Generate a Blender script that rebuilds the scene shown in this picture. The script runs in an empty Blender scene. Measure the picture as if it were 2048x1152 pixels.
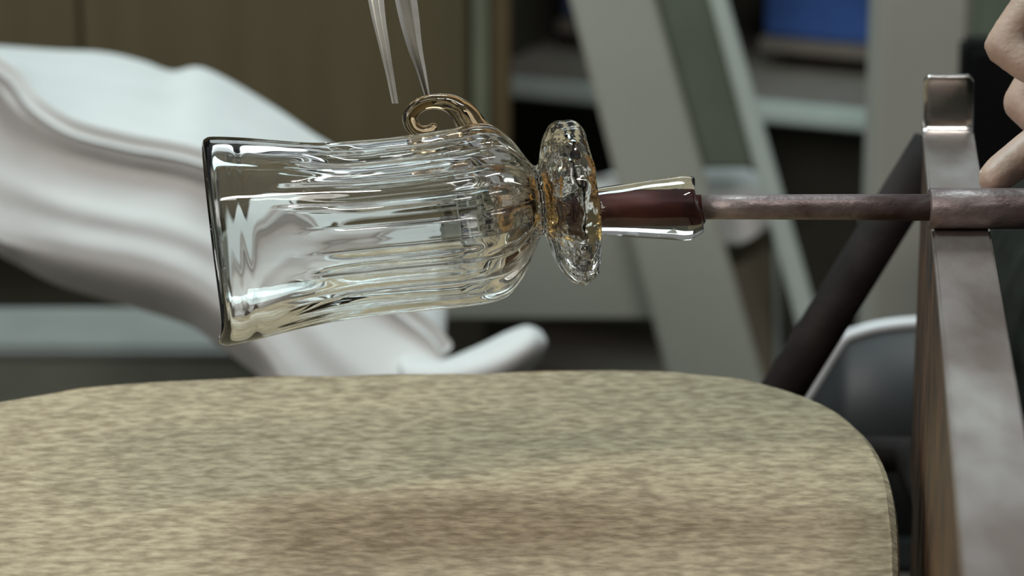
import bpy, bmesh, math, random
from mathutils import Vector, Matrix, noise
random.seed(7)
S = bpy.context.scene
C = S.collection

# ---------------------------------------------------------------- camera
FPX = 6000.0                      # focal length in pixels of the 2048 px wide frame
TH = math.radians(17)             # camera looks down at the bench
CAM = Vector((0, 0, 1.3))
RT = Vector((1, 0, 0)); FW = Vector((0, math.cos(TH), -math.sin(TH))); UP = Vector((0, math.sin(TH), math.cos(TH)))
FOCUS = 1.5
cd = bpy.data.cameras.new('camera'); cam = bpy.data.objects.new('camera', cd); C.objects.link(cam)
cd.sensor_width = 36; cd.lens = FPX / 2048 * 36; cd.clip_start = 0.02
cam.location = CAM; cam.rotation_euler = (math.radians(90) - TH, 0, 0)
cd.dof.use_dof = True; cd.dof.focus_distance = FOCUS; cd.dof.aperture_fstop = 7.4
S.camera = cam

# ---------------------------------------------------------------- world, lamps, exposure
W = bpy.data.worlds.new('world'); S.world = W; W.use_nodes = True
W.node_tree.nodes['Background'].inputs[0].default_value = (0.80, 0.86, 0.90, 1)
W.node_tree.nodes['Background'].inputs[1].default_value = 0.24
def area(name, loc, target, sx, sy, power, col):
    l = bpy.data.lights.new(name, 'AREA'); l.shape = 'RECTANGLE'; l.size = sx; l.size_y = sy; l.energy = power; l.color = col
    o = bpy.data.objects.new(name, l); C.objects.link(o); o.location = loc
    o.rotation_euler = (Vector(target) - Vector(loc)).to_track_quat('-Z', 'Y').to_euler()
    return o
area('skylight', (-0.5, 2.3, 3.4), (-0.2, 1.9, 0.8), 1.3, 0.8, 66, (0.74, 0.97, 1.0))
area('window_lamp', (-1.9, 0.1, 2.2), (0, 1.9, 0.7), 0.8, 1.2, 27, (1.0, 0.97, 0.92))
area('back_sheen_light', (0.2, 4.2, 2.05), (0.1, 1.5, 0.9), 1.7, 0.7, 7, (0.85, 0.96, 1.0))  # added light with no window behind it, for rail sheen and rim light
area('ceiling_tube', (0.5, 0.7, 2.7), (0.0, 1.6, 0.8), 0.9, 0.06, 16, (1.0, 0.97, 0.93))
S.view_settings.view_transform = 'Standard'; S.view_settings.look = 'None'
S.view_settings.exposure = 0.0; S.view_settings.gamma = 1.0; S.view_settings.use_curve_mapping = False

# ---------------------------------------------------------------- helpers
def ray(px, py): return FW + RT * ((px - 1024) / FPX) + UP * ((576 - py) / FPX)
def P(px, py, d): return CAM + ray(px, py) * d                       # at a depth along the view axis
def PY(px, py, y): r = ray(px, py); return CAM + r * (y / r.y)       # on a vertical plane
def PZ(px, py, z): r = ray(px, py); return CAM + r * ((z - CAM.z) / r.z)  # on a horizontal plane
def lin(c):
    f = lambda v: v / 12.92 if v <= 0.04045 else ((v + 0.055) / 1.055) ** 2.4
    return tuple(f(v / 255) for v in c) + (1,)
def mat(name, col, rough=0.6, metal=0.0, var=0.12, scale=18, bump=0.0, bscale=90, col2=None, spec=0.5, stretch=None, coat=0):
    m = bpy.data.materials.new(name); m.use_nodes = True; nt = m.node_tree; b = nt.nodes['Principled BSDF']
    b.inputs['Roughness'].default_value = rough; b.inputs['Metallic'].default_value = metal
    b.inputs['Specular IOR Level'].default_value = spec
    if coat: b.inputs['Coat Weight'].default_value = coat
    tc = nt.nodes.new('ShaderNodeTexCoord'); mp = nt.nodes.new('ShaderNodeMapping'); nt.links.new(tc.outputs['Object'], mp.inputs[0])
    if stretch: mp.inputs['Scale'].default_value = stretch
    n = nt.nodes.new('ShaderNodeTexNoise'); n.inputs['Scale'].default_value = scale; n.inputs['Detail'].default_value = 6
    nt.links.new(mp.outputs[0], n.inputs[0])
    r = nt.nodes.new('ShaderNodeValToRGB'); c = lin(col)
    c2 = lin(col2) if col2 else tuple(v * (1 - var) for v in c[:3]) + (1,)
    c1 = c if col2 else tuple(min(1, v * (1 + var)) for v in c[:3]) + (1,)
    r.color_ramp.elements[0].position = 0.35; r.color_ramp.elements[1].position = 0.68
    r.color_ramp.elements[0].color = c2; r.color_ramp.elements[1].color = c1
    nt.links.new(n.outputs[0], r.inputs[0]); nt.links.new(r.outputs[0], b.inputs['Base Color'])
    if bump:
        n2 = nt.nodes.new('ShaderNodeTexNoise'); n2.inputs['Scale'].default_value = bscale; n2.inputs['Detail'].default_value = 5
        nt.links.new(mp.outputs[0], n2.inputs[0])
        bp = nt.nodes.new('ShaderNodeBump'); bp.inputs['Strength'].default_value = bump; bp.inputs['Distance'].default_value = 0.002
        nt.links.new(n2.outputs[0], bp.inputs['Height']); nt.links.new(bp.outputs[0], b.inputs['Normal'])
    return m
def glass(name, col, rough=0.0, ior=1.5, bump=0.0, bscale=120, bdist=0.0006):
    m = bpy.data.materials.new(name); m.use_nodes = True; nt = m.node_tree; b = nt.nodes['Principled BSDF']
    b.inputs['Base Color'].default_value = col; b.inputs['Roughness'].default_value = rough
    b.inputs['Transmission Weight'].default_value = 1; b.inputs['IOR'].default_value = ior
    if bump:
        tc = nt.nodes.new('ShaderNodeTexCoord'); n = nt.nodes.new('ShaderNodeTexNoise'); n.inputs['Scale'].default_value = bscale
        n.inputs['Detail'].default_value = 1.5; nt.links.new(tc.outputs['Object'], n.inputs[0])
        bp = nt.nodes.new('ShaderNodeBump'); bp.inputs['Strength'].default_value = bump; bp.inputs['Distance'].default_value = bdist
        nt.links.new(n.outputs[0], bp.inputs['Height']); nt.links.new(bp.outputs[0], b.inputs['Normal'])
    return m
def tag(o, label=None, cat=None, group=None, kind=None):
    if label: o['label'] = label
    if cat: o['category'] = cat
    if group: o['group'] = group
    if kind: o['kind'] = kind
    return o
def thing(name, label, cat, loc, group=None):
    o = bpy.data.objects.new(name, None); C.objects.link(o); o.location = loc; o.empty_display_size = 0.05
    return tag(o, label, cat, group)
def link(name, bm, m, parent=None, smooth=False, bevel=0.0, seg=2):
    if bevel:
        bmesh.ops.bevel(bm, geom=[e for e in bm.edges], offset=bevel, segments=seg, affect='EDGES', clamp_overlap=True)
    bmesh.ops.recalc_face_normals(bm, faces=bm.faces)
    me = bpy.data.meshes.new(name); bm.to_mesh(me); bm.free()
    if smooth:
        for p in me.polygons: p.use_smooth = True
    me.materials.append(m)
    o = bpy.data.objects.new(name, me); C.objects.link(o)
    if parent is not None:
        o.parent = parent; o.matrix_parent_inverse = Matrix.Translation(-Vector(parent.location))
    return o
def prism(pts, off):                               # polygon pts extruded by the vector off
    bm = bmesh.new(); n = len(pts)
    a = [bm.verts.new(p) for p in pts]; b = [bm.verts.new(Vector(p) + Vector(off)) for p in pts]
    bm.faces.new(a); bm.faces.new(list(reversed(b)))
    for i in range(n): bm.faces.new([a[i], b[i], b[(i + 1) % n], a[(i + 1) % n]])
    return bm
def box(x0, x1, y0, y1, z0, z1):
    return prism([(x0, y0, z0), (x1, y0, z0), (x1, y0, z1), (x0, y0, z1)], (0, y1 - y0, 0))
def interp(tab, s):
    if s <= tab[0][0]: return tab[0][1]
    for (a, va), (b, vb) in zip(tab, tab[1:]):
        if s <= b:
            t = (s - a) / (b - a); return va + (vb - va) * t
    return tab[-1][1]
def catmull(pts, n):                               # smooth curve through points (tuples of any length)
    out = []; m = len(pts)
    for i in range(m - 1):
        p0, p1, p2, p3 = pts[max(i - 1, 0)], pts[i], pts[i + 1], pts[min(i + 2, m - 1)]
        for k in range(n):
            t = k / n
            out.append(tuple(0.5 * ((2 * b) + (-a + c) * t + (2 * a - 5 * b + 4 * c - d) * t * t + (-a + 3 * b - 3 * c + d) * t ** 3) for a, b, c, d in zip(p0, p1, p2, p3)))
    out.append(tuple(pts[-1])); return out
def sweep(bm, path, radii, seg=20, caps=True, squash=1.0):
    n = len(path); rings = []; path = [Vector(p) for p in path]
    t0 = (path[1] - path[0]).normalized(); u = t0.orthogonal().normalized()
    for i in range(n):
        t = (path[min(i + 1, n - 1)] - path[max(i - 1, 0)]).normalized()
        u = (u - t * u.dot(t)).normalized(); v = t.cross(u)
        rings.append([bm.verts.new(path[i] + (u * math.cos(a) + v * math.sin(a) * squash) * radii[i]) for a in [2 * math.pi * k / seg for k in range(seg)]])
    for r0, r1 in zip(rings, rings[1:]):
        for k in range(seg): bm.faces.new([r0[k], r0[(k + 1) % seg], r1[(k + 1) % seg], r1[k]])
    if caps: bm.faces.new(list(reversed(rings[0]))); bm.faces.new(rings[-1])
    return bm
def tube(path, radii, seg=20, squash=1.0): return sweep(bmesh.new(), path, radii, seg, True, squash)

# ---------------------------------------------------------------- materials
M = dict(
    floor=mat('concrete floor', (74, 66, 54), 0.8, var=0.2, scale=6, bump=0.3),
    wall=mat('olive plaster', (62, 60, 48), 0.85, var=0.12, scale=4, bump=0.2),
    olive=mat('olive brown board', (92, 80, 54), 0.75, var=0.10, scale=5, bump=0.15, stretch=(6, 6, 0.6)),
    strip_g=mat('green grey strip', (112, 112, 92), 0.6, var=0.08),
    strip_b=mat('brown strip', (96, 78, 50), 0.6, var=0.08),
    greypaint=mat('grey painted wood', (170, 170, 158), 0.55, var=0.04, scale=8, bump=0.1),
    post=mat('grey beige paint', (162, 159, 149), 0.6, var=0.05, scale=6),
    darkgreen=mat('dark green board', (100, 107, 92), 0.6, var=0.06),
    pale=mat('pale green paint', (192, 200, 192), 0.5, var=0.06),
    beige=mat('beige board', (142, 130, 112), 0.7, var=0.12, scale=10),
    shelfdark=mat('dark shelf back', (72, 70, 60), 0.8, var=0.1),
    shelftop=mat('grey brown shelf board', (124, 114, 104), 0.6, var=0.12),
    blue=mat('blue plastic', (50, 84, 148), 0.5, var=0.3, scale=9),
    greyblue=mat('grey blue plastic', (84, 96, 124), 0.5, var=0.2, scale=9),
    black=mat('black lacquer', (9, 9, 9), 0.8, var=0.2, spec=0.15),
    cloth=mat('white cloth', (206, 203, 200), 0.9, var=0.03, scale=12, bump=0.35, bscale=40),
    boxlid=mat('grey box lid', (142, 142, 138), 0.5, var=0.05),
    boxbody=mat('grey green box', (134, 138, 126), 0.6, var=0.06),
    white=mat('white plastic', (225, 224, 226), 0.35, var=0.02),
    chairgrey=mat('charcoal panel', (50, 53, 54), 0.45, var=0.06),
    block=mat('weathered tan wood', (178, 160, 132), 0.85, var=0.2, scale=150, bump=0.7, bscale=260, col2=(134, 117, 94), spec=0.25, stretch=(0.7, 1.3, 1.3)),
    blockside=mat('tan wood edge', (170, 156, 136), 0.8, var=0.25, scale=40, bump=0.6),
    rail=mat('worn steel', (170, 161, 155), 0.38, 0.9, scale=30, bump=0.15, bscale=140, col2=(124, 106, 98), stretch=(1, 0.4, 1)),
    rustweb=mat('rusty steel', (110, 76, 50), 0.5, 0.6, scale=30, bump=0.3, col2=(44, 32, 26)),
    bright=mat('bright steel', (205, 202, 198), 0.2, 1.0, var=0.08, scale=30, bump=0.05),
    tweez=mat('satin steel', (226, 222, 214), 0.3, 0.55, var=0.08, scale=60, bump=0.1),
    iron=mat('scaled iron', (140, 127, 124), 0.45, 0.55, scale=60, bump=0.4, bscale=220, col2=(94, 76, 74), stretch=(0.6, 1, 1)),
    hotiron=mat('red brown iron', (96, 44, 36), 0.5, 0.3, scale=60, bump=0.3, col2=(52, 22, 22)),
    brace=mat('dark brown iron', (44, 35, 32), 0.75, 0.1, scale=30, bump=0.3, col2=(26, 20, 19), spec=0.2),
    skin=mat('skin', (188, 156, 138), 0.5, var=0.06, scale=40, bump=0.25, bscale=260),
    nail=mat('nail', (220, 190, 176), 0.3, var=0.02),
    trousers=mat('dark olive cloth', (40, 41, 35), 0.95, var=0.3, scale=30, bump=0.6, bscale=30, spec=0.1),
    jacket=mat('black cloth', (26, 26, 27), 0.9, var=0.2, scale=20, bump=0.4, bscale=40),
    hair=mat('dark hair', (44, 34, 28), 0.7, var=0.3, scale=60, bump=0.8, bscale=120),
    eye=mat('eye white', (230, 228, 222), 0.2, var=0.02), iris=mat('brown iris', (60, 42, 30), 0.2),
    glass=glass('clear glass', (0.985, 0.99, 0.98, 1), bump=0.25, bscale=22, bdist=0.004),
    glassn=glass('glow tinted glass', (0.985, 0.96, 0.89, 1), bump=0.8, bscale=130, bdist=0.0016),  # amber stands for furnace reflections, put into the glass colour
    glassh=glass('glow tinted handle glass', (0.94, 0.68, 0.42, 1), bump=0.35, bscale=120, bdist=0.0012),  # orange brown of the handle is furnace reflection painted as tint
    glassk=glass('glow tinted core glass', (1.0, 0.60, 0.20, 1), bump=0.6, bscale=220, bdist=0.0016),  # hot glow imitated by an orange glass colour
    glassc=glass('clear collar glass', (0.98, 0.98, 0.97, 1), bump=0.2, bscale=60, bdist=0.001),
)

# ================================================================ the setting
tag(link('floor', box(-3.5, 3.5, -0.6, 4.3, -0.05, 0.0), M['floor']), 'dark brown workshop floor', kind='structure')
tag(link('wall_back', box(-3.5, 3.5, 4.3, 4.4, -0.05, 2.6), M['wall']), 'dark olive plaster wall behind the furniture', kind='structure')
tag(link('wall_front', box(-3.5, 3.5, -0.7, -0.6, -0.05, 2.6), M['wall']), 'dark olive wall on the near side of the workshop', kind='structure')

# ================================================================ work table under the glass
ZT = P(900, 741, 1.72).z
outline = [(-420, 1010), (-250, 880), (-60, 812), (110, 782), (250, 766), (400, 757), (540, 751), (720, 746), (900, 742), (1060, 739), (1210, 737), (1310, 738), (1385, 743), (1460, 752), (1530, 766), (1620, 792), (1700, 835), (1760, 900), (1790, 985), (1800, 1090), (1800, 1300)]
top2 = catmull([tuple(PZ(x, y, ZT)) for x, y in outline], 4)
ynear = 1.02
top2 = [(x, y) for x, y, z in top2] + [(PZ(1800, 1300, ZT).x, ynear), (PZ(-420, 1010, ZT).x, ynear)]
tb = thing('work_table', 'weathered tan wooden work table with a rounded far edge below the glass jug', 'table', (0.0, 1.35, 0))
bm = bmesh.new(); prof = [(-0.055, 0.004), (-0.051, 0.0), (-0.006, 0.0), (-0.002, 0.0015), (0.0, 0.005)]
cx = sum(p[0] for p in top2) / len(top2); cy = sum(p[1] for p in top2) / len(top2)
rings = []
for dz, ins in prof:
    ring = []
    for i, (x, y) in enumerate(top2):
        v = Vector((cx - x, cy - y)); v.normalize()
        nz = noise.noise(Vector((x * 30, y * 30, dz * 60))) * 0.0016
        ring.append(bm.verts.new((x + v.x * ins, y + v.y * ins, ZT + dz + nz)))
    rings.append(ring)
n = len(top2)
for r0, r1 in zip(rings, rings[1:]):
    for k in range(n): bm.faces.new([r0[k], r0[(k + 1) % n], r1[(k + 1) % n], r1[k]])
bm.faces.new(rings[-1]); bm.faces.new(list(reversed(rings[0])))
link('tabletop', bm, M['block'], tb)
for lx, ly in ((-0.26, 1.62), (0.08, 1.62), (-0.26, 1.1), (0.08, 1.1)):
    link('leg', box(lx - 0.03, lx + 0.03, ly - 0.03, ly + 0.03, 0, ZT - 0.05), M['blockside'], tb, bevel=0.004)

# ================================================================ background furniture
# --- olive cupboard, left
Y0 = 3.05
a = PY(-500, 0, Y0).x; b = PY(1022, 0, Y0).x; zb = PY(500, 470, Y0).z; zt = 1.35
cb = thing('cupboard', 'tall olive brown cupboard with a pale strip along its right edge', 'cupboard', ((a + b) / 2, Y0 + 0.2, 0))
link('carcass', box(a, b, Y0 + 0.012, Y0 + 0.24, zb, zt), M['olive'], cb, bevel=0.003)
x1 = PY(935, 0, Y0).x
mid = PY(160, 0, Y0).x
link('door', box(a + 0.01, mid - 0.002, Y0 - 0.008, Y0 + 0.012, zb + 0.01, zt - 0.01), M['olive'], cb, bevel=0.003)
link('door', box(mid + 0.002, x1, Y0 - 0.008, Y0 + 0.012, zb + 0.01, zt - 0.01), M['olive'], cb, bevel=0.003)
link('edge_strip', box(PY(944, 0, Y0).x, PY(980, 0, Y0).x, Y0 - 0.012, Y0 + 0.012, zb, zt), M['strip_g'], cb, bevel=0.002)
link('edge_strip', box(PY(985, 0, Y0).x, b, Y0 - 0.012, Y0 + 0.012, zb, zt), M['strip_b'], cb, bevel=0.002)
link('plinth', box(a + 0.03, b - 0.03, Y0 + 0.10, Y0 + 0.22, 0, zb), M['wall'], cb)

# --- shelving with a pale front rail, turned towards us on the right
ZS = 0.50
e0 = PZ(1005, 152, ZS); e1 = PZ(1755, 224, ZS)
ex = (e1 - e0).normalized(); ey = Vector((-ex.y, ex.x, 0)); L = (e1 - e0).length
sh = thing('shelving_unit', 'dark open shelving with a pale green front rail, behind the leaning frame', 'shelf', (e0.x + ex.x * L / 2, e0.y + 0.2, 0))
def lbox(u0, u1, v0, v1, z0, z1):
    q = lambda u, v, z: e0 * 1 + ex * u + ey * v + Vector((0, 0, z - ZS))
    return prism([q(u0, v0, z0), q(u1, v0, z0), q(u1, v0, z1), q(u0, v0, z1)], ey * (v1 - v0))
u1 = L + 0.02
link('front_rail', lbox(-0.03, u1, -0.012, 0.008, ZS - 0.022, ZS), M['pale'], sh, bevel=0.003)
link('shelf_board', lbox(-0.03, u1, 0.008, 0.36, ZS - 0.02, ZS - 0.002), M['shelftop'], sh)
link('shelf_board', lbox(-0.03, u1, 0.0, 0.36, 0.12, 0.14), M['shelftop'], sh)
link('shelf_board', lbox(-0.03, u1, 0.0, 0.36, 0.93, 0.95), M['shelftop'], sh)
link('back_panel', lbox(-0.03, u1, 0.36, 0.375, 0.0, 0.95), M['shelfdark'], sh)
link('side_panel', lbox(-0.05, -0.03, 0.0, 0.375, 0.0, 0.95), M['shelfdark'], sh)
link('side_panel', lbox(u1, u1 + 0.02, 0.0, 0.375, 0.0, 0.95), M['shelfdark'], sh)
link('kick_panel', lbox(-0.03, u1, 0.16, 0.17, 0.14, ZS - 0.02), M['shelfdark'], sh)
def crate(u0, u1_, mt, label):
    c0 = e0 + ex * (u0 + u1_) / 2 + ey * 0.25
    t = thing('crate', label, 'crate', (c0.x, c0.y, ZS), 'crates on the shelf')
    link('base', lbox(u0, u1_, 0.17, 0.33, ZS + 0.018, ZS + 0.035), M['shelftop'], t, bevel=0.002)
    for uu in (u0 + 0.01, u1_ - 0.02):
        link('foot', lbox(uu, uu + 0.015, 0.19, 0.31, ZS - 0.002, ZS + 0.018), M['shelfdark'], t)
    link('body', lbox(u0 + 0.004, u1_ - 0.004, 0.175, 0.325, ZS + 0.035, ZS + 0.14), mt, t, bevel=0.006)
    link('rim', lbox(u0, u1_, 0.17, 0.33, ZS + 0.125, ZS + 0.145), mt, t, bevel=0.003)
crate(0.00, 0.085, M['greyblue'], 'small grey blue crate on the shelf beside the olive cupboard')
crate(0.262, 0.425, M['blue'], 'deep blue crate on the shelf beside the grey post')

# --- leaning frame
YF = 2.72
fr = thing('leaning_frame', 'large leaning wooden frame with a wide grey stile and a narrow pale one', 'frame', (PY(1400, 740, YF).x, YF, 0))
def slat(name, l0, l1, r0, r1, y, t, m, lo=1700, hi=-500, parent=fr, bev=0.003):
    f = lambda p, q, py: p[0] + (q[0] - p[0]) * (py - p[1]) / (q[1] - p[1])
    pts = [PY(f(l0, l1, lo), lo, y), PY(f(r0, r1, lo), lo, y), PY(f(r0, r1, hi), hi, y), PY(f(l0, l1, hi), hi, y)]
    return link(name, prism(pts, (0, t, 0)), m, parent, bevel=bev)
zfl = 0.0
slat('wide_stile', (1140, 0), (1334, 750), (1310, 0), (1524, 750), YF, 0.03, M['greypaint'], lo=1490)
slat('narrow_stile', (1420, 0), (1592, 640), (1456, 0), (1638, 640), YF, 0.03, M['pale'], lo=1490)
slat('panel', (1300, 0), (1396, 335), (1432, 0), (1514, 335), YF + 0.012, 0.01, M['darkgreen'], lo=338)
slat('cross_board', (830, 390), (830, 640), (1400, 390), (1462, 640), YF + 0.035, 0.022, M['greypaint'], lo=640, hi=392)
slat('rear_leg', (1420, 440), (1510, 770), (1545, 440), (1548, 770), YF + 0.06, 0.03, M['beige'], lo=1460, hi=440)
slat('rear_leg', (1540, 440), (1548, 770), (1556, 440), (1566, 770), YF + 0.06, 0.03, M['pale'], lo=1460, hi=440)
link('foot_bar', box(PY(1450, 1480, YF).x, PY(1880, 1480, YF).x, YF, YF + 0.1, 0.0, 0.05), M['greypaint'], fr)

# --- folded white cloth behind the frame
def cloth_sheet(rows, d_of, nu, thick, name, m, sub=1, amp=0.006, freq=9.0, parent=None):
    """rows: list of pixel polylines (same meaning across the sheet) -> closed soft sheet with thickness"""
    curves = [catmull(r, nu) for r in rows]
    cols = len(curves[0]); grid = []
    pts = [[None] * cols for _ in curves]
    for j in range(len(curves)):
        for i in range(cols):
            x, y = curves[j][i][:2]; d = curves[j][i][2]
            p = P(x, y, d)
            pts[j][i] = p
    # smooth across rows
    dense = []
    for i in range(cols):
        dense.append(catmull([tuple(pts[j][i]) for j in range(len(curves))], 8))
    bm = bmesh.new(); V = []
    for i in range(cols):
        col = []
        for q in dense[i]:
            q = Vector(q); w = noise.noise(q * freq) * amp + noise.noise(q * freq * 2.7) * amp * 0.35
            col.append(bm.verts.new(q - FW * w * 1.6 + UP * w))
        V.append(col)
    nr = len(dense[0])
    for i in range(cols - 1):
        for j in range(nr - 1): bm.faces.new([V[i][j], V[i + 1][j], V[i + 1][j + 1], V[i][j + 1]])
    o = link(name, bm, m, parent, smooth=True)
    so = o.modifiers.new('thickness', 'SOLIDIFY'); so.thickness = thick; so.offset = -1
    ss = o.modifiers.new('soft', 'SUBSURF'); ss.levels = sub; ss.render_levels = sub
    return o
rows = [[(1150, 372, 2.99), (1230, 346, 2.97), (1320, 332, 2.97), (1420, 322, 2.97), (1490, 334, 2.98), (1545, 372, 2.99)],
        [(1150, 376, 2.93), (1230, 352, 2.92), (1320, 340, 2.90), (1420, 332, 2.885), (1495, 344, 2.885), (1552, 386, 2.89)],
        [(1150, 388, 2.90), (1230, 385, 2.89), (1320, 385, 2.88), (1420, 400, 2.862), (1490, 410, 2.862), (1556, 425, 2.864)],
        [(1150, 394, 2.90), (1230, 393, 2.89), (1320, 396, 2.88), (1420, 470, 2.862), (1480, 490, 2.862), (1545, 450, 2.864)]]
tag(cloth_sheet(rows, None, 6, 0.02, 'folded_cloth', M['cloth'], amp=0.003),
    'small white folded cloth lying over the board of the leaning frame', 'cloth')

# --- big white draped cloth behind the jug
bk = [(-140, 82, 2.62), (0, 88, 2.60), (120, 93, 2.58), (210, 97, 2.57), (290, 116, 2.55), (345, 134, 2.54), (410, 128, 2.53), (540, 202, 2.50), (625, 262, 2.47), (700, 310, 2.44), (780, 400, 2.40), (860, 520, 2.36), (893, 600, 2.33), (893, 668, 2.30)]
cr = [(-140, 100, 2.30), (0, 142, 2.29), (60, 200, 2.28), (140, 247, 2.27), (250, 278, 2.26), (330, 294, 2.255), (400, 312, 2.25), (480, 345, 2.25), (560, 390, 2.25), (630, 440, 2.25), (700, 520, 2.25), (780, 600, 2.25), (850, 660, 2.25), (884, 700, 2.25)]
m1 = [(-140, 260, 2.26), (0, 300, 2.25), (70, 335, 2.245), (140, 365, 2.24), (240, 395, 2.235), (310, 410, 2.23), (380, 430, 2.225), (450, 460, 2.22), (520, 500, 2.22), (580, 560, 2.22), (640, 620, 2.22), (720, 690, 2.22), (800, 740, 2.22), (870, 760, 2.22)]
m2 = [(-140, 420, 2.25), (0, 455, 2.245), (80, 470, 2.245), (150, 485, 2.24), (250, 505, 2.235), (310, 520, 2.23), (370, 540, 2.225), (430, 575, 2.22), (490, 625, 2.22), (545, 690, 2.22), (600, 760, 2.22), (690, 840, 2.22), (780, 880, 2.22), (860, 890, 2.22)]
lo = [(-140, 470, 2.30), (0, 512, 2.29), (100, 565, 2.28), (190, 597, 2.27), (280, 625, 2.26), (340, 643, 2.255), (390, 662, 2.25), (430, 692, 2.25), (480, 730, 2.25), (530, 775, 2.25), (560, 880, 2.25), (650, 1000, 2.25), (760, 1080, 2.25), (860, 1100, 2.25)]
bk.insert(0, (-420, 90, 2.62)); cr.insert(0, (-420, 110, 2.32)); m1.insert(0, (-420, 480, 2.30)); m2.insert(0, (-420, 980, 2.30)); lo.insert(0, (-420, 1620, 2.32))
cr2 = [(x, y + 22, d + 0.004) for x, y, d in cr]
k1 = [(x, y * 0.62 + y2 * 0.38, d - 0.004) for (x, y, d), (_, y2, _) in zip(m1, m2)]
k2 = [(x * 0.5 + x2 * 0.5, y * 0.30 + y2 * 0.70, d + 0.009 * max(0, min(1, (420 - x) / 250))) for (x, y, d), (x2, y2, _) in zip(m1, m2)]
k3 = [(x, y + 12, d - 0.006) for x, y, d in m2]
k4 = [(x * 0.5 + x2 * 0.5, y * 0.45 + y2 * 0.55, d + 0.010) for (x, y, d), (x2, y2, _) in zip(m2, lo)]
def hang(row, off, fade=False):            # the front of the cloth hangs straight down from its crease
    out = []
    for (x, y, d), (x0, y0, d0) in zip(row, cr):
        yy = P(x0, y0, d0).y + off * (max(0, min(1, (440 - x) / 250)) if fade else 1)
        out.append((x, y, yy / ray(x, y).y))
    return out
m1, k1, k2, k3, k4, lo = hang(m1, -0.022), hang(k1, -0.034), hang(k2, -0.038), hang(k3, -0.046), hang(k4, -0.041), hang(lo, 0.01)
cr2 = hang(cr2, -0.001)
wc = cloth_sheet([bk, cr, cr2, m1, k1, k2, k3, k4, lo], None, 5, 0.012, 'draped_cloth', M['cloth'], amp=0.0028, freq=6)
tag(wc, 'large white draped cloth behind the glass jug, brightly lit along its upper fold', 'cloth')
r2 = [[(800, 700, 2.26), (880, 716, 2.26), (950, 690, 2.26), (1010, 660, 2.26), (1055, 646, 2.27), (1085, 660, 2.28)],
      [(800, 730, 2.22), (880, 735, 2.21), (960, 715, 2.21), (1020, 690, 2.21), (1065, 668, 2.22), (1096, 682, 2.24)],
      [(800, 790, 2.22), (880, 790, 2.21), (960, 770, 2.21), (1020, 745, 2.21), (1070, 715, 2.22), (1092, 702, 2.24)],
      [(800, 850, 2.26), (880, 850, 2.26), (960, 830, 2.26), (1020, 790, 2.26), (1060, 742, 2.27), (1080, 715, 2.28)]]
cloth_sheet(r2, None, 5, 0.012, 'cloth_corner', M['cloth'], amp=0.003, parent=wc)

# --- low grey box, lower left
YB = 2.62; zl = PY(200, 694, YB).z; xa = PY(-420, 694, YB).x; xb = PY(505, 694, YB).x
ybk = PZ(200, 612, zl).y
gb = thing('storage_box', 'low grey green storage box with a paler lid in the lower left', 'box', ((xa + xb) / 2, YB + 0.1, 0))
link('body', box(xa + 0.01, xb - 0.01, YB + 0.008, ybk - 0.008, 0, zl - 0.012), M['boxbody'], gb, bevel=0.004)
link('lid', box(xa, xb, YB, ybk, zl - 0.014, zl), M['boxlid'], gb, bevel=0.005)

# --- grey post, cupboard and black cabinet on the right
YP = 2.62
pt = link('post', box(PY(1762, 0, YP).x, PY(1945, 0, YP).x, YP, YP + 0.09, 0, 1.5), M['post'], bevel=0.006)
tag(pt, 'square grey beige post behind the upturned end of the steel rail', 'post')
gc = thing('grey_cupboard', 'grey green cupboard beyond the post in the upper right', 'cupboard', (PY(2100, 0, 3.1).x, 3.3, 0))
xg0 = PY(1938, 0, 2.94).x; xg1 = xg0 + 0.6
link('body', box(xg0, xg1, 2.95, 3.12, 0, 1.0), M['darkgreen'], gc, bevel=0.004)
link('door', box(xg0 + 0.01, xg1 - 0.01, 2.935, 2.95, 0.05, 0.98), M['darkgreen'], gc, bevel=0.003)
bc = thing('black_cabinet', 'black cabinet standing behind the worker\'s hand', 'cabinet', (PY(2150, 300, 2.35).x, 2.5, 0))
xc0 = PY(1936, 90, 2.36).x; zc = PY(2000, 96, 2.36).z
link('body', box(xc0, xc0 + 0.5, 2.372, 2.41, 0, zc), M['black'], bc, bevel=0.004)
link('door', box(xc0 + 0.004, xc0 + 0.496, 2.36, 2.372, 0.03, zc - 0.004), M['black'], bc, bevel=0.003)

# --- white rimmed chair back
YC = 2.12
ch = thing('chair', 'chair with a charcoal back and a white curved rim, right of the dark brace', 'chair', (PY(1850, 900, YC).x, YC, 0))
rim = [(1560, 880), (1600, 815), (1636, 757), (1668, 705), (1690, 676), (1716, 664), (1765, 652), (1845, 644), (1930, 646), (2010, 660), (2060, 682), (2095, 730), (2150, 880)]
rp = catmull(rim, 5)
link('rim', tube([PY(x, y, YC + 0.02 * ((x - 1850) / 300) ** 2) for x, y in rp], [0.0042] * len(rp), 12), M['white'], ch, smooth=True)
bm = bmesh.new(); A = []; B = []
for x, y in rp:
    q = PY(x, y, YC + 0.02 * ((x - 1850) / 300) ** 2 + 0.006); A.append(bm.verts.new(q)); B.append(bm.verts.new((q.x * 0.94 + 0.06 * PY(1850, 900, YC).x, q.y, 0.46)))
for i in range(len(A) - 1): bm.faces.new([A[i], A[i + 1], B[i + 1], B[i]])
bp = link('back_panel', bm, M['chairgrey'], ch, smooth=True); bp.modifiers.new('t', 'SOLIDIFY').thickness = 0.008
xs0 = PY(1560, 900, YC).x; xs1 = PY(2150, 900, YC).x
link('seat', box(xs0, xs1, YC + 0.0, YC + 0.2, 0.42, 0.46), M['chairgrey'], ch, bevel=0.01)
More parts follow.
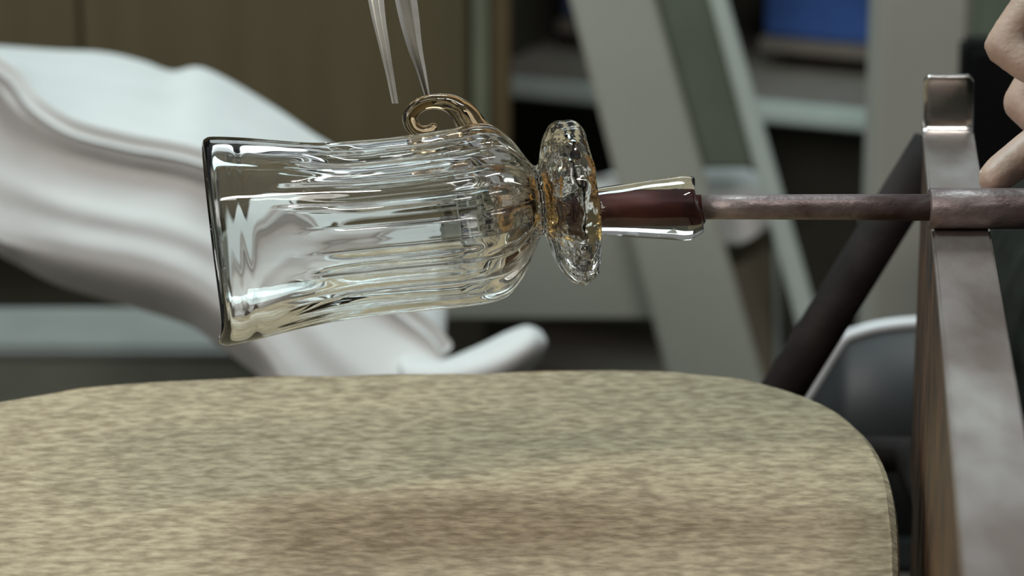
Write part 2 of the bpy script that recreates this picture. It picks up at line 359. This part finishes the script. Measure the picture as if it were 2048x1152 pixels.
for x in (xs0 + 0.02, xs1 - 0.02):
    for y in (YC + 0.02, YC + 0.18): link('leg', tube([(x, y, 0), (x, y, 0.42)], [0.011, 0.011], 12), M['white'], ch, smooth=True)

# ================================================================ steel rail of the glassblower's bench
RC = P(1950, 417, FOCUS); RR = 41 / FPX * FOCUS; ZR = RC.z - RR
fl, fn = PZ(1846, 262, ZR), PZ(1893, 770, ZR); gl, gn = PZ(1947, 262, ZR), PZ(2034, 770, ZR)
ext = lambda p, q, k: p + (q - p) * k
K = 2.3
rl = thing('bench_rail', 'worn steel bench rail with an upturned end, carrying the iron rod', 'rail', (fl.x + 0.01, 1.4, 0))
tk = 0.007
link('rail_bar', prism([fl, gl, ext(gl, gn, K), ext(fl, fn, K)], (0, 0, -tk)), M['rail'], rl, bevel=0.0012)
# upturned lip: strip bent up and slightly back at the far end
sd = (gl - fl); al = (fl - fn).normalized()
bm = bmesh.new(); rowsL = []
lipc = []
for k in range(11):
    t = k / 10; ang = math.radians(min(1, t / 0.14) * 80 + 30 * t * t)
    lipc.append((t, ang))
p0 = Vector((0, 0)); pr = [p0]; step = 0.0315 / 10
for t, ang in lipc:
    p0 = p0 + Vector((math.cos(ang), math.sin(ang))) * step; pr.append(p0)
inset = [0.0] * len(pr)
for j, q in enumerate(pr):
    tt = j / (len(pr) - 1); w0, w1 = 0.0, 1.0
    if tt > 0.86: r = (tt - 0.86) / 0.14; r = 1 - math.sqrt(max(0, 1 - r * r)); w0 += 0.09 * r; w1 -= 0.09 * r
    lx = -0.02
    a_ = fl + sd * (w0 + lx * tt) + al * q.x + Vector((0, 0, q.y)); b_ = fl + sd * (w1 + lx * tt) + al * q.x + Vector((0, 0, q.y))
    rowsL.append([bm.verts.new(a_.lerp(b_, i / 6)) for i in range(7)])
for r0, r1 in zip(rowsL, rowsL[1:]):
    for i in range(6): bm.faces.new([r0[i], r0[i + 1], r1[i + 1], r1[i]])
lp = link('upturned_end', bm, M['bright'], rl, smooth=True)
so = lp.modifiers.new('t', 'SOLIDIFY'); so.thickness = 0.003; so.offset = 1
so2 = lp.modifiers.new('b', 'BEVEL'); so2.width = 0.0007; so2.segments = 2
tag(lp, 'polished upturned end of the rail')
# deep web plate under the left edge, legs and round brace
wt = Vector((0.006, 0, 0)); off = Vector((0.0005, 0, 0))
f2 = ext(fl, fn, -0.03)
nl = ext(fl, fn, K)
link('web_plate', prism([fl + off + Vector((0, 0, -tk)), nl + off + Vector((0, 0, -tk)), nl + off + Vector((0, 0, -0.2)), fl + off + Vector((0, 0, -0.2))], wt), M['rustweb'], rl, bevel=0.0008)
for p in (ext(fl, fn, 0.1), ext(fl, fn, K - 0.15)):
    link('leg', box(p.x + 0.004, p.x + 0.044, p.y - 0.02, p.y + 0.02, 0, ZR - 0.1), M['rustweb'], rl, bevel=0.003)
b0 = P(1868, 292, 1.80); b1 = P(1560, 790, 1.86); b2 = b1 + (b1 - b0) * 0.25
br = link('brace', tube([b0, b1, b2], [0.0138, 0.0140, 0.0142], 24), M['brace'], rl, smooth=True)
tag(br, 'dark brown round iron brace')
lg = ext(fl, fn, 0.1)
link('stretcher', tube([b2, Vector((lg.x + 0.02, b2.y, b2.z)), Vector((lg.x + 0.024, lg.y, b2.z))], [0.012] * 3, 12), M['brace'], rl, smooth=True)

# ================================================================ iron rod
def px3(x, y, d=FOCUS): return P(x, y, d)
rod = thing('iron_rod', 'scaled brown iron rod held across the rail with the glass jug on its tip', 'rod', px3(1700, 414))
U = FOCUS / FPX
link('thin_shaft', tube([px3(1402, 414), px3(1500, 414), px3(1700, 414), px3(1866, 415)], [25 * U, 25 * U, 26 * U, 27 * U], 32), M['iron'], rod, smooth=True)
link('hot_tip', tube([px3(1171, 420), px3(1180, 420), px3(1290, 416), px3(1403, 414)], [14 * U, 23 * U, 25 * U, 25 * U], 32), M['hotiron'], rod, smooth=True)
bm = bmesh.new(); pp = [px3(1857, 417), px3(1860, 417), px3(2000, 417), px3(2300, 417), px3(3600, 417)]
link('thick_pipe', sweep(bm, pp, [36 * U, 41 * U, 41 * U, 41 * U, 41 * U], 36), M['iron'], rod, smooth=True)

# ================================================================ glass jug
AL = math.radians(7); BE = math.radians(7)
AX = (RT * math.cos(AL) + UP * math.sin(AL)); DN = (RT * math.sin(AL) - UP * math.cos(AL)); TOC = -FW
AXt = (AX * math.cos(BE) - TOC * math.sin(BE)); TOt = (TOC * math.cos(BE) + AX * math.sin(BE))
FOOT = P(431 + 718 * math.cos(AL), 484 - 718 * math.sin(AL), FOCUS)      # axis point under the foot
def jp(s, r, ph, off=0.0): # s along the axis in px from the mouth, ph = 0 downwards
    return FOOT + AXt * ((s - 718) * U) + (DN * (math.cos(ph) * r + off) + TOt * (math.sin(ph) * r)) * U
jug = thing('glass_jug', 'clear ribbed glass jug with a round foot, hanging from the tip of the iron rod', 'jug', P(740, 670, FOCUS))
outer = [(0, 192), (2, 197.5), (8, 202), (22, 204), (80, 197), (150, 186), (210, 178), (270, 173), (320, 171), (370, 171.5), (450, 173.5), (500, 174.5), (540, 175), (570, 168), (592, 150), (610, 128), (628, 100), (640, 80), (648, 70)]
inner = [(0, 192), (3, 187.5), (14, 184), (50, 177), (80, 169), (150, 157), (270, 145), (370, 146), (450, 149), (500, 147), (535, 138), (562, 120), (584, 96), (602, 68), (614, 40), (620, 16)]
offs = [(0, 0), (150, 5), (270, 10), (370, 12), (450, 13), (500, 12), (560, 7), (648, -4), (718, 8), (760, 8)]
ribs = [(0, 0), (60, 0.6), (200, 0.8), (300, 0.9), (420, 1.0), (560, 1.15), (610, 1.1), (648, 0.5)]
SEG = 384; NR = 22
def ring(bm, s, r, amp, spout):
    vs = []
    for k in range(SEG):
        ph = 2 * math.pi * k / SEG
        w = 0.6 - 1.6 * (1 - abs(math.cos(0.5 * (NR * ph + 0.5 * math.sin(3 * ph + 1) + (s / 648) * 0.35)))) ** 1.6
        th_ = NR * ph + 0.5 * math.sin(3 * ph + 1) + (s / 648) * 0.35
        jit = (math.sin(math.floor((th_ + math.pi) / (2 * math.pi)) * 12.9898) * 43758.5453) % 1.0
        g = max(0.0, min(1.0, (s - 90 - 130 * jit) / 110)); g = g * g * (3 - 2 * g)
        rr = r * (1 + amp * w * g)
        irr = 1 + 0.006 * math.sin(2 * ph + 0.8) + 0.010 * noise.noise(Vector((math.cos(ph) * 2.2, math.sin(ph) * 2.2, s * 0.008)))
        sp = spout * math.exp(-(min(ph, 2 * math.pi - ph) / 0.42) ** 2)
        vs.append(bm.verts.new(jp(s - 16 * sp, rr * irr * (1 + 0.012 * sp), ph, interp(offs, s))))
    return vs
def skinr(bm, rs):
    for r0, r1 in zip(rs, rs[1:]):
        for k in range(SEG): bm.faces.new([r0[k], r1[k], r1[(k + 1) % SEG], r0[(k + 1) % SEG]])
bm = bmesh.new()
oc = catmull(outer, 7); ic = catmull(inner, 9)
rs = []
for s, r in reversed(ic): rs.append(ring(bm, s, r + 1.0 * math.sin(s / 8.0) * max(0, min(1, (s - 440) / 40)) * max(0, min(1, (560 - s) / 40)), 0.018 * interp(ribs, s) * min(1, r / 120), max(0, 1 - s / 90)))
for s, r in oc[1:]: rs.append(ring(bm, s, r, 0.026 * interp(ribs, s), max(0, 1 - s / 90)))
skinr(bm, rs)
bm.faces.new(rs[0]); bm.faces.new(list(reversed(rs[-1])))
bd = link('body', bm, M['glass'], jug, smooth=True)
att = bd.data.attributes.new('amber', 'FLOAT', 'POINT')  # furnace reflection on the shoulder, painted as a colour gradient
for v in bd.data.vertices:
    sv = (v.co - FOOT).dot(AXt) / U + 718; att.data[v.index].value = max(0.0, min(1.0, (sv - 520) / 110))
nt = M['glass'].node_tree; an = nt.nodes.new('ShaderNodeAttribute'); an.attribute_name = 'amber'
mx = nt.nodes.new('ShaderNodeMix'); mx.data_type = 'RGBA'; mx.inputs[6].default_value = (0.985, 0.99, 0.98, 1); mx.inputs[7].default_value = (0.97, 0.87, 0.70, 1)
nt.links.new(an.outputs['Fac'], mx.inputs[0]); nt.links.new(mx.outputs[2], nt.nodes['Principled BSDF'].inputs['Base Color'])
# neck and foot, furnace glow painted in: a knob of glow tinted glass
foot = [(646.5, 70), (650, 68), (656, 70), (664, 84), (675, 120), (687, 147), (702, 161), (718, 165), (733, 163), (746, 153), (752, 138), (751, 110), (748, 70), (749, 48)]
bm = bmesh.new(); rs = []
for s, r in catmull(foot, 4):
    amp = 0.02 * max(0, min(1, (700 - s) / 50)) + 0.006
    vs = []
    for k in range(SEG):
        ph = 2 * math.pi * k / SEG
        irr = 1 + amp * math.cos(NR * ph) + 0.03 * noise.noise(Vector((math.cos(ph) * 3, math.sin(ph) * 3, s * 0.03)))
        vs.append(bm.verts.new(jp(s + 3 * noise.noise(Vector((math.cos(ph) * 5, math.sin(ph) * 5, r * 0.03))), r * irr, ph, interp(offs, s))))
    rs.append(vs)
skinr(bm, rs); bm.faces.new(rs[0]); bm.faces.new(list(reversed(rs[-1])))
tag(link('foot', bm, M['glassn'], jug, smooth=True), 'thick round foot with furnace glow put into its glow tinted glass')
# added amber core, its colour stands for hot glow inside the foot
bm = bmesh.new(); rs = []
core = [(678, 6), (680, 24), (685, 42), (694, 56), (702, 60), (710, 56), (718, 40), (722, 12)]
for s, r in catmull(core, 3):
    rs.append([bm.verts.new(jp(s, r * (1 + 0.05 * math.cos(11 * p)), p, interp(offs, s))) for p in [2 * math.pi * k / SEG for k in range(SEG)]])
skinr(bm, rs); bm.faces.new(rs[0]); bm.faces.new(list(reversed(rs[-1])))
link('glow_core', bm, M['glassk'], jug, smooth=True)
# collar of clear glass gathered around the rod tip
col = [(1169, 425, 40), (1172, 425, 45), (1182, 424, 46), (1230, 421, 51), (1290, 418, 57), (1340, 417, 62), (1366, 416, 65), (1382, 416, 63), (1390, 416, 56), (1394, 415, 46), (1396, 414.5, 36), (1397, 414, 27)]
cc = catmull(col, 4); bm = bmesh.new()
sweep(bm, [P(x, y, FOCUS) for x, y, r in cc], [r * U for x, y, r in cc], 48, True)
for v in bm.verts:
    q = v.co * 60; v.co += UP * 0.0006 * noise.noise(q) + RT * 0.0008 * noise.noise(q + Vector((9, 3, 1)))
link('collar', bm, M['glassc'], jug, smooth=True)
# curled handle
hp = [(972, 296, 0.006, 30), (958, 272, 0.005, 31), (943, 249, 0.003, 29), (926, 226, 0.001, 26), (902, 208, 0, 20), (874, 203, -0.001, 16), (847, 207, -0.002, 15), (828, 220, -0.003, 15), (820, 237, -0.003, 15), (826, 254, -0.002, 14.5), (841, 264, -0.001, 14), (856, 263, 0.0, 13), (865, 256, 0.001, 11), (868, 250, 0.002, 8), (869, 246, 0.002, 3)]
hc = catmull(hp, 6)
link('handle', tube([P(x, y, FOCUS + dd) for x, y, dd, r in hc], [r * U for x, y, dd, r in hc], 28), M['glassh'], jug, smooth=True)

# ================================================================ tweezers
tw = thing('tweezers', 'long steel tweezers gripping the curled glass handle from above', 'tweezers', P(858, 196, FOCUS))
def prong(pts, flip):
    cs = catmull(pts, 8); bm = bmesh.new(); rs = []
    for i, (xl, xr, y, d, k) in enumerate(cs):
        # cross-section: flat blade, outer bevelled towards the camera
        w = xr - xl; gd = 0.0045 if flip else -0.0004
        pr_ = ((xl, d + 0.0015), (xl + w * 0.2, d - 0.0012), (xl + w * 0.3, d + gd), (xl + w * 0.62, d + gd * 0.7), (xl + w * 0.7, d - 0.0024), (xr, d - 0.0018), (xr, d + 0.004), (xl, d + 0.0052))
        rs.append([bm.verts.new(P(q, y, e)) for q, e in pr_])
    for r0, r1 in zip(rs, rs[1:]):
        for k in range(8): bm.faces.new([r0[k], r0[(k + 1) % 8], r1[(k + 1) % 8], r1[k]])
    bm.faces.new(rs[0]); bm.faces.new(list(reversed(rs[-1])))
    return bm
link('prong', prong([(640, 720, -760, 1.50, 0.6), (672, 742, -460, 1.492, 0.62), (702, 758, -200, 1.486, 0.68), (736, 768, 0, 1.482, 0.76), (757, 779, 90, 1.482, 0.74), (772, 788, 150, 1.484, 0.68), (784, 797, 207, 1.486, 0.6)], 0), M['tweez'], tw)
link('prong', prong([(650, 740, -760, 1.508, 0.4), (706, 770, -460, 1.506, 0.42), (756, 802, -200, 1.504, 0.5), (790, 834, 0, 1.502, 0.68), (813, 844, 90, 1.501, 0.6), (832, 852, 140, 1.5005, 0.45), (849, 860, 192, 1.50, 0.4)], 1), M['tweez'], tw)
link('bow', prism([P(636, -790, 1.497), P(742, -790, 1.497), P(742, -740, 1.497), P(636, -740, 1.497)], FW * 0.014), M['tweez'], tw, bevel=0.0015)

# ================================================================ the worker at the right edge
def capsule(bm, a, b, ra, rb, seg=14):
    a = Vector(a); b = Vector(b); t = (b - a)
    Lc = t.length
    if Lc < 1e-6: t = Vector((0, 0, 1))
    t.normalize(); path = []; rad = []
    for k in range(1, 6): an = math.pi / 2 * (1 - k / 5); path.append(a - t * ra * math.sin(an)); rad.append(max(ra * math.cos(an), ra * 0.05))
    for k in range(0, 6):
        an = math.pi / 2 * k / 5; path.append(b + t * rb * math.sin(an)); rad.append(max(rb * math.cos(an), rb * 0.05))
    sweep(bm, path, rad, seg, True)
def chain(bm, pts):
    for (a, ra), (b, rb) in zip(pts, pts[1:]): capsule(bm, a, b, ra, rb)
def ellip(bm, c, rx, ry, rz, seg=24):
    m = Matrix.Translation(Vector(c)) @ Matrix.Diagonal((rx, ry, rz, 1))
    bmesh.ops.create_uvsphere(bm, u_segments=seg, v_segments=seg // 2, radius=1, matrix=m)
def blob(name, bm, m, parent, vox, smooth_it=6):
    o = link(name, bm, m, parent, smooth=True)
    r = o.modifiers.new('r', 'REMESH'); r.mode = 'VOXEL'; r.voxel_size = vox; r.use_smooth_shade = True
    s = o.modifiers.new('s', 'SMOOTH'); s.iterations = smooth_it; s.factor = 0.5
    return o
V = lambda *a: Vector(a)
px_, sh_l, sh_r = 0.50, V(0.34, 1.36, 1.24), V(0.68, 1.38, 1.24)
bm = bmesh.new()
# torso, neck, head
chain(bm, [(V(0.51, 1.36, 0.74), 0.12), (V(0.51, 1.35, 0.95), 0.11), (V(0.51, 1.36, 1.18), 0.12)])
chain(bm, [(sh_l, 0.055), (V(0.51, 1.36, 1.24), 0.075), (sh_r, 0.055)])
chain(bm, [(V(0.51, 1.37, 1.26), 0.06), (V(0.50, 1.40, 1.42), 0.055)])
hd = V(0.49, 1.42, 1.53)
ellip(bm, hd, 0.078, 0.098, 0.115)
ellip(bm, hd + V(-0.004, 0.04, -0.06), 0.058, 0.062, 0.062)                    # jaw
chain(bm, [(hd + V(0, 0.096, 0.012), 0.009), (hd + V(-0.001, 0.118, -0.022), 0.013)])   # nose
chain(bm, [(hd + V(-0.024, 0.088, -0.055), 0.007), (hd + V(0, 0.1, -0.056), 0.009), (hd + V(0.024, 0.088, -0.055), 0.007)])  # lips
chain(bm, [(hd + V(-0.034, 0.087, 0.03), 0.010), (hd + V(0.034, 0.087, 0.03), 0.010)])   # brow
for s in (-1, 1):
    chain(bm, [(hd + V(s * 0.077, -0.01, 0.02), 0.013), (hd + V(s * 0.076, -0.004, -0.028), 0.010)])   # ears
# legs inside the trousers and the feet
for s, kx in ((-1, 0.372), (1, 0.68)):
    hip = V(0.51 + s * 0.09, 1.38, 0.725); kn = V(kx, 1.84, 0.745); an = V(kx, 1.86, 0.10)
    chain(bm, [(hip, 0.075), (kn, 0.055), (an, 0.036), (V(kx, 2.0, 0.045), 0.035)])
# right arm: rolls the rod
wr = P(2330, 120, 1.545)
elb_r = V(0.66, 1.42, 1.0)
chain(bm, [(sh_r, 0.05), (elb_r, 0.042), (wr, 0.027)])
palm = P(2190, 110, 1.555)
chain(bm, [(wr, 0.026), (P(2210, 70, 1.55), 0.020), (P(2150, 40, 1.55), 0.015)])
chain(bm, [(wr, 0.026), (P(2215, 130, 1.565), 0.020), (P(2150, 120, 1.572), 0.015)])
chain(bm, [(wr, 0.026), (P(2220, 180, 1.575), 0.019), (P(2165, 200, 1.59), 0.014)])
# index: knuckle bent towards us, middle below it, then ring and little finger, thumb down on the rod
chain(bm, [(P(2150, 40, 1.55), 0.0125), (P(2062, 18, 1.548), 0.0118), (P(2006, 92, 1.545), 0.0102), (P(2052, 128, 1.538), 0.0098), (P(2095, 150, 1.532), 0.0088)])
chain(bm, [(P(2150, 120, 1.572), 0.012), (P(2080, 150, 1.575), 0.0112), (P(2042, 206, 1.572), 0.0102), (P(2082, 246, 1.562), 0.0095), (P(2115, 262, 1.555), 0.0085)])
chain(bm, [(P(2165, 200, 1.59), 0.012), (P(2110, 236, 1.60), 0.0105), (P(2096, 285, 1.595), 0.0096), (P(2130, 312, 1.585), 0.0085)])
chain(bm, [(P(2190, 240, 1.60), 0.0105), (P(2150, 290, 1.612), 0.0092), (P(2150, 325, 1.606), 0.0082)])
chain(bm, [(P(2230, 150, 1.55), 0.017), (P(2150, 240, 1.535), 0.0125), (P(2062, 300, 1.525), 0.0108), (P(2000, 346, 1.518), 0.0096), (P(1988, 357, 1.514), 0.0088)])
# left arm: holds the tweezers, above the picture
tg = P(690, -470, 1.50); wl = tg + V(0.075, -0.02, 0.05)
elb_l = V(0.25, 1.40, 1.13)
chain(bm, [(sh_l, 0.048), (elb_l, 0.040), (wl, 0.026), (tg + V(0.045, -0.012, 0.03), 0.022)])
for i, (dx, dz) in enumerate(((0, 0.0), (0.002, 0.016), (0.004, 0.032), (0.01, 0.047))):
    k0 = tg + V(0.04, 0.012, 0.012 + dz); chain(bm, [(tg + V(0.05, -0.005, 0.02 + dz * 0.6), 0.011), (k0, 0.0098), (tg + V(0.004 + dx, 0.026, -0.004 + dz), 0.0088), (tg + V(-0.018 + dx, 0.014, -0.006 + dz), 0.008)])
chain(bm, [(tg + V(0.05, -0.02, 0.02), 0.0125), (tg + V(0.02, -0.032, 0.004), 0.0105), (tg + V(-0.012, -0.022, -0.008), 0.0088)])
person = blob('person', bm, M['skin'], None, 0.0032, 5)
tag(person, 'person in dark clothes at the right edge, bent fingers and thumb on the iron rod', 'person')
def child(name, bm, m, vox=0.007, it=8): return blob(name, bm, m, person, vox, it)
bm = bmesh.new()
chain(bm, [(V(0.51, 1.36, 0.76), 0.145), (V(0.51, 1.35, 0.95), 0.135), (V(0.51, 1.36, 1.17), 0.145)])
chain(bm, [(sh_l, 0.072), (V(0.51, 1.36, 1.235), 0.09), (sh_r, 0.072)])
chain(bm, [(sh_r, 0.07), (elb_r, 0.058), (elb_r.lerp(wr, 0.45), 0.05)])
chain(bm, [(sh_l, 0.066), (elb_l, 0.054), (elb_l.lerp(wl, 0.5), 0.045)])
child('jacket', bm, M['jacket'])
bm = bmesh.new()
for s, kx in ((-1, 0.372), (1, 0.68)):
    hip = V(0.51 + s * 0.09, 1.38, 0.725); kn = V(kx, 1.84, 0.745); an = V(kx, 1.86, 0.12)
    chain(bm, [(hip, 0.105), (hip.lerp(kn, 0.5), 0.097), (kn, 0.083), (an, 0.065)])
chain(bm, [(V(0.42, 1.36, 0.72), 0.11), (V(0.60, 1.36, 0.72), 0.11)])
tr = child('trousers', bm, M['trousers'])
tx = bpy.data.textures.new('wrinkles', 'CLOUDS'); tx.noise_scale = 0.05
dm = tr.modifiers.new('d', 'DISPLACE'); dm.texture = tx; dm.strength = 0.012; dm.mid_level = 0.5
bm = bmesh.new()
for kx in (0.372, 0.68):
    bm = bmesh.new(); chain(bm, [(V(kx, 1.83, 0.05), 0.049), (V(kx, 1.98, 0.045), 0.046), (V(kx, 2.04, 0.04), 0.038)]); child('shoe', bm, M['black'])
bm = bmesh.new(); ellip(bm, hd + V(0, -0.018, 0.022), 0.086, 0.1, 0.112); child('hair', bm, M['hair'])
for s in (-1, 1):
    e = link('eye', (lambda b: (ellip(b, hd + V(s * 0.031, 0.083, 0.008), 0.012, 0.012, 0.012, 16), b)[1])(bmesh.new()), M['eye'], person, smooth=True)
    bm = bmesh.new(); ellip(bm, hd + V(s * 0.031, 0.0935, 0.007), 0.005, 0.003, 0.005, 12); link('iris', bm, M['iris'], e, smooth=True)
bm = bmesh.new(); ellip(bm, P(1982, 346, 1.5135), 0.006, 0.0045, 0.0032, 14); link('thumbnail', bm, M['nail'], person, smooth=True)
# the seat the worker sits on
st = thing('stool', 'wooden stool the worker sits on, beyond the right edge', 'stool', (0.51, 1.36, 0))
link('seat', box(0.33, 0.69, 1.2, 1.54, 0.545, 0.585), M['blockside'], st, bevel=0.006)
for x in (0.36, 0.66):
    for y in (1.23, 1.51): link('leg', box(x - 0.02, x + 0.02, y - 0.02, y + 0.02, 0, 0.545), M['blockside'], st, bevel=0.003)
S.cycles.max_bounces = 20; S.cycles.transmission_bounces = 20
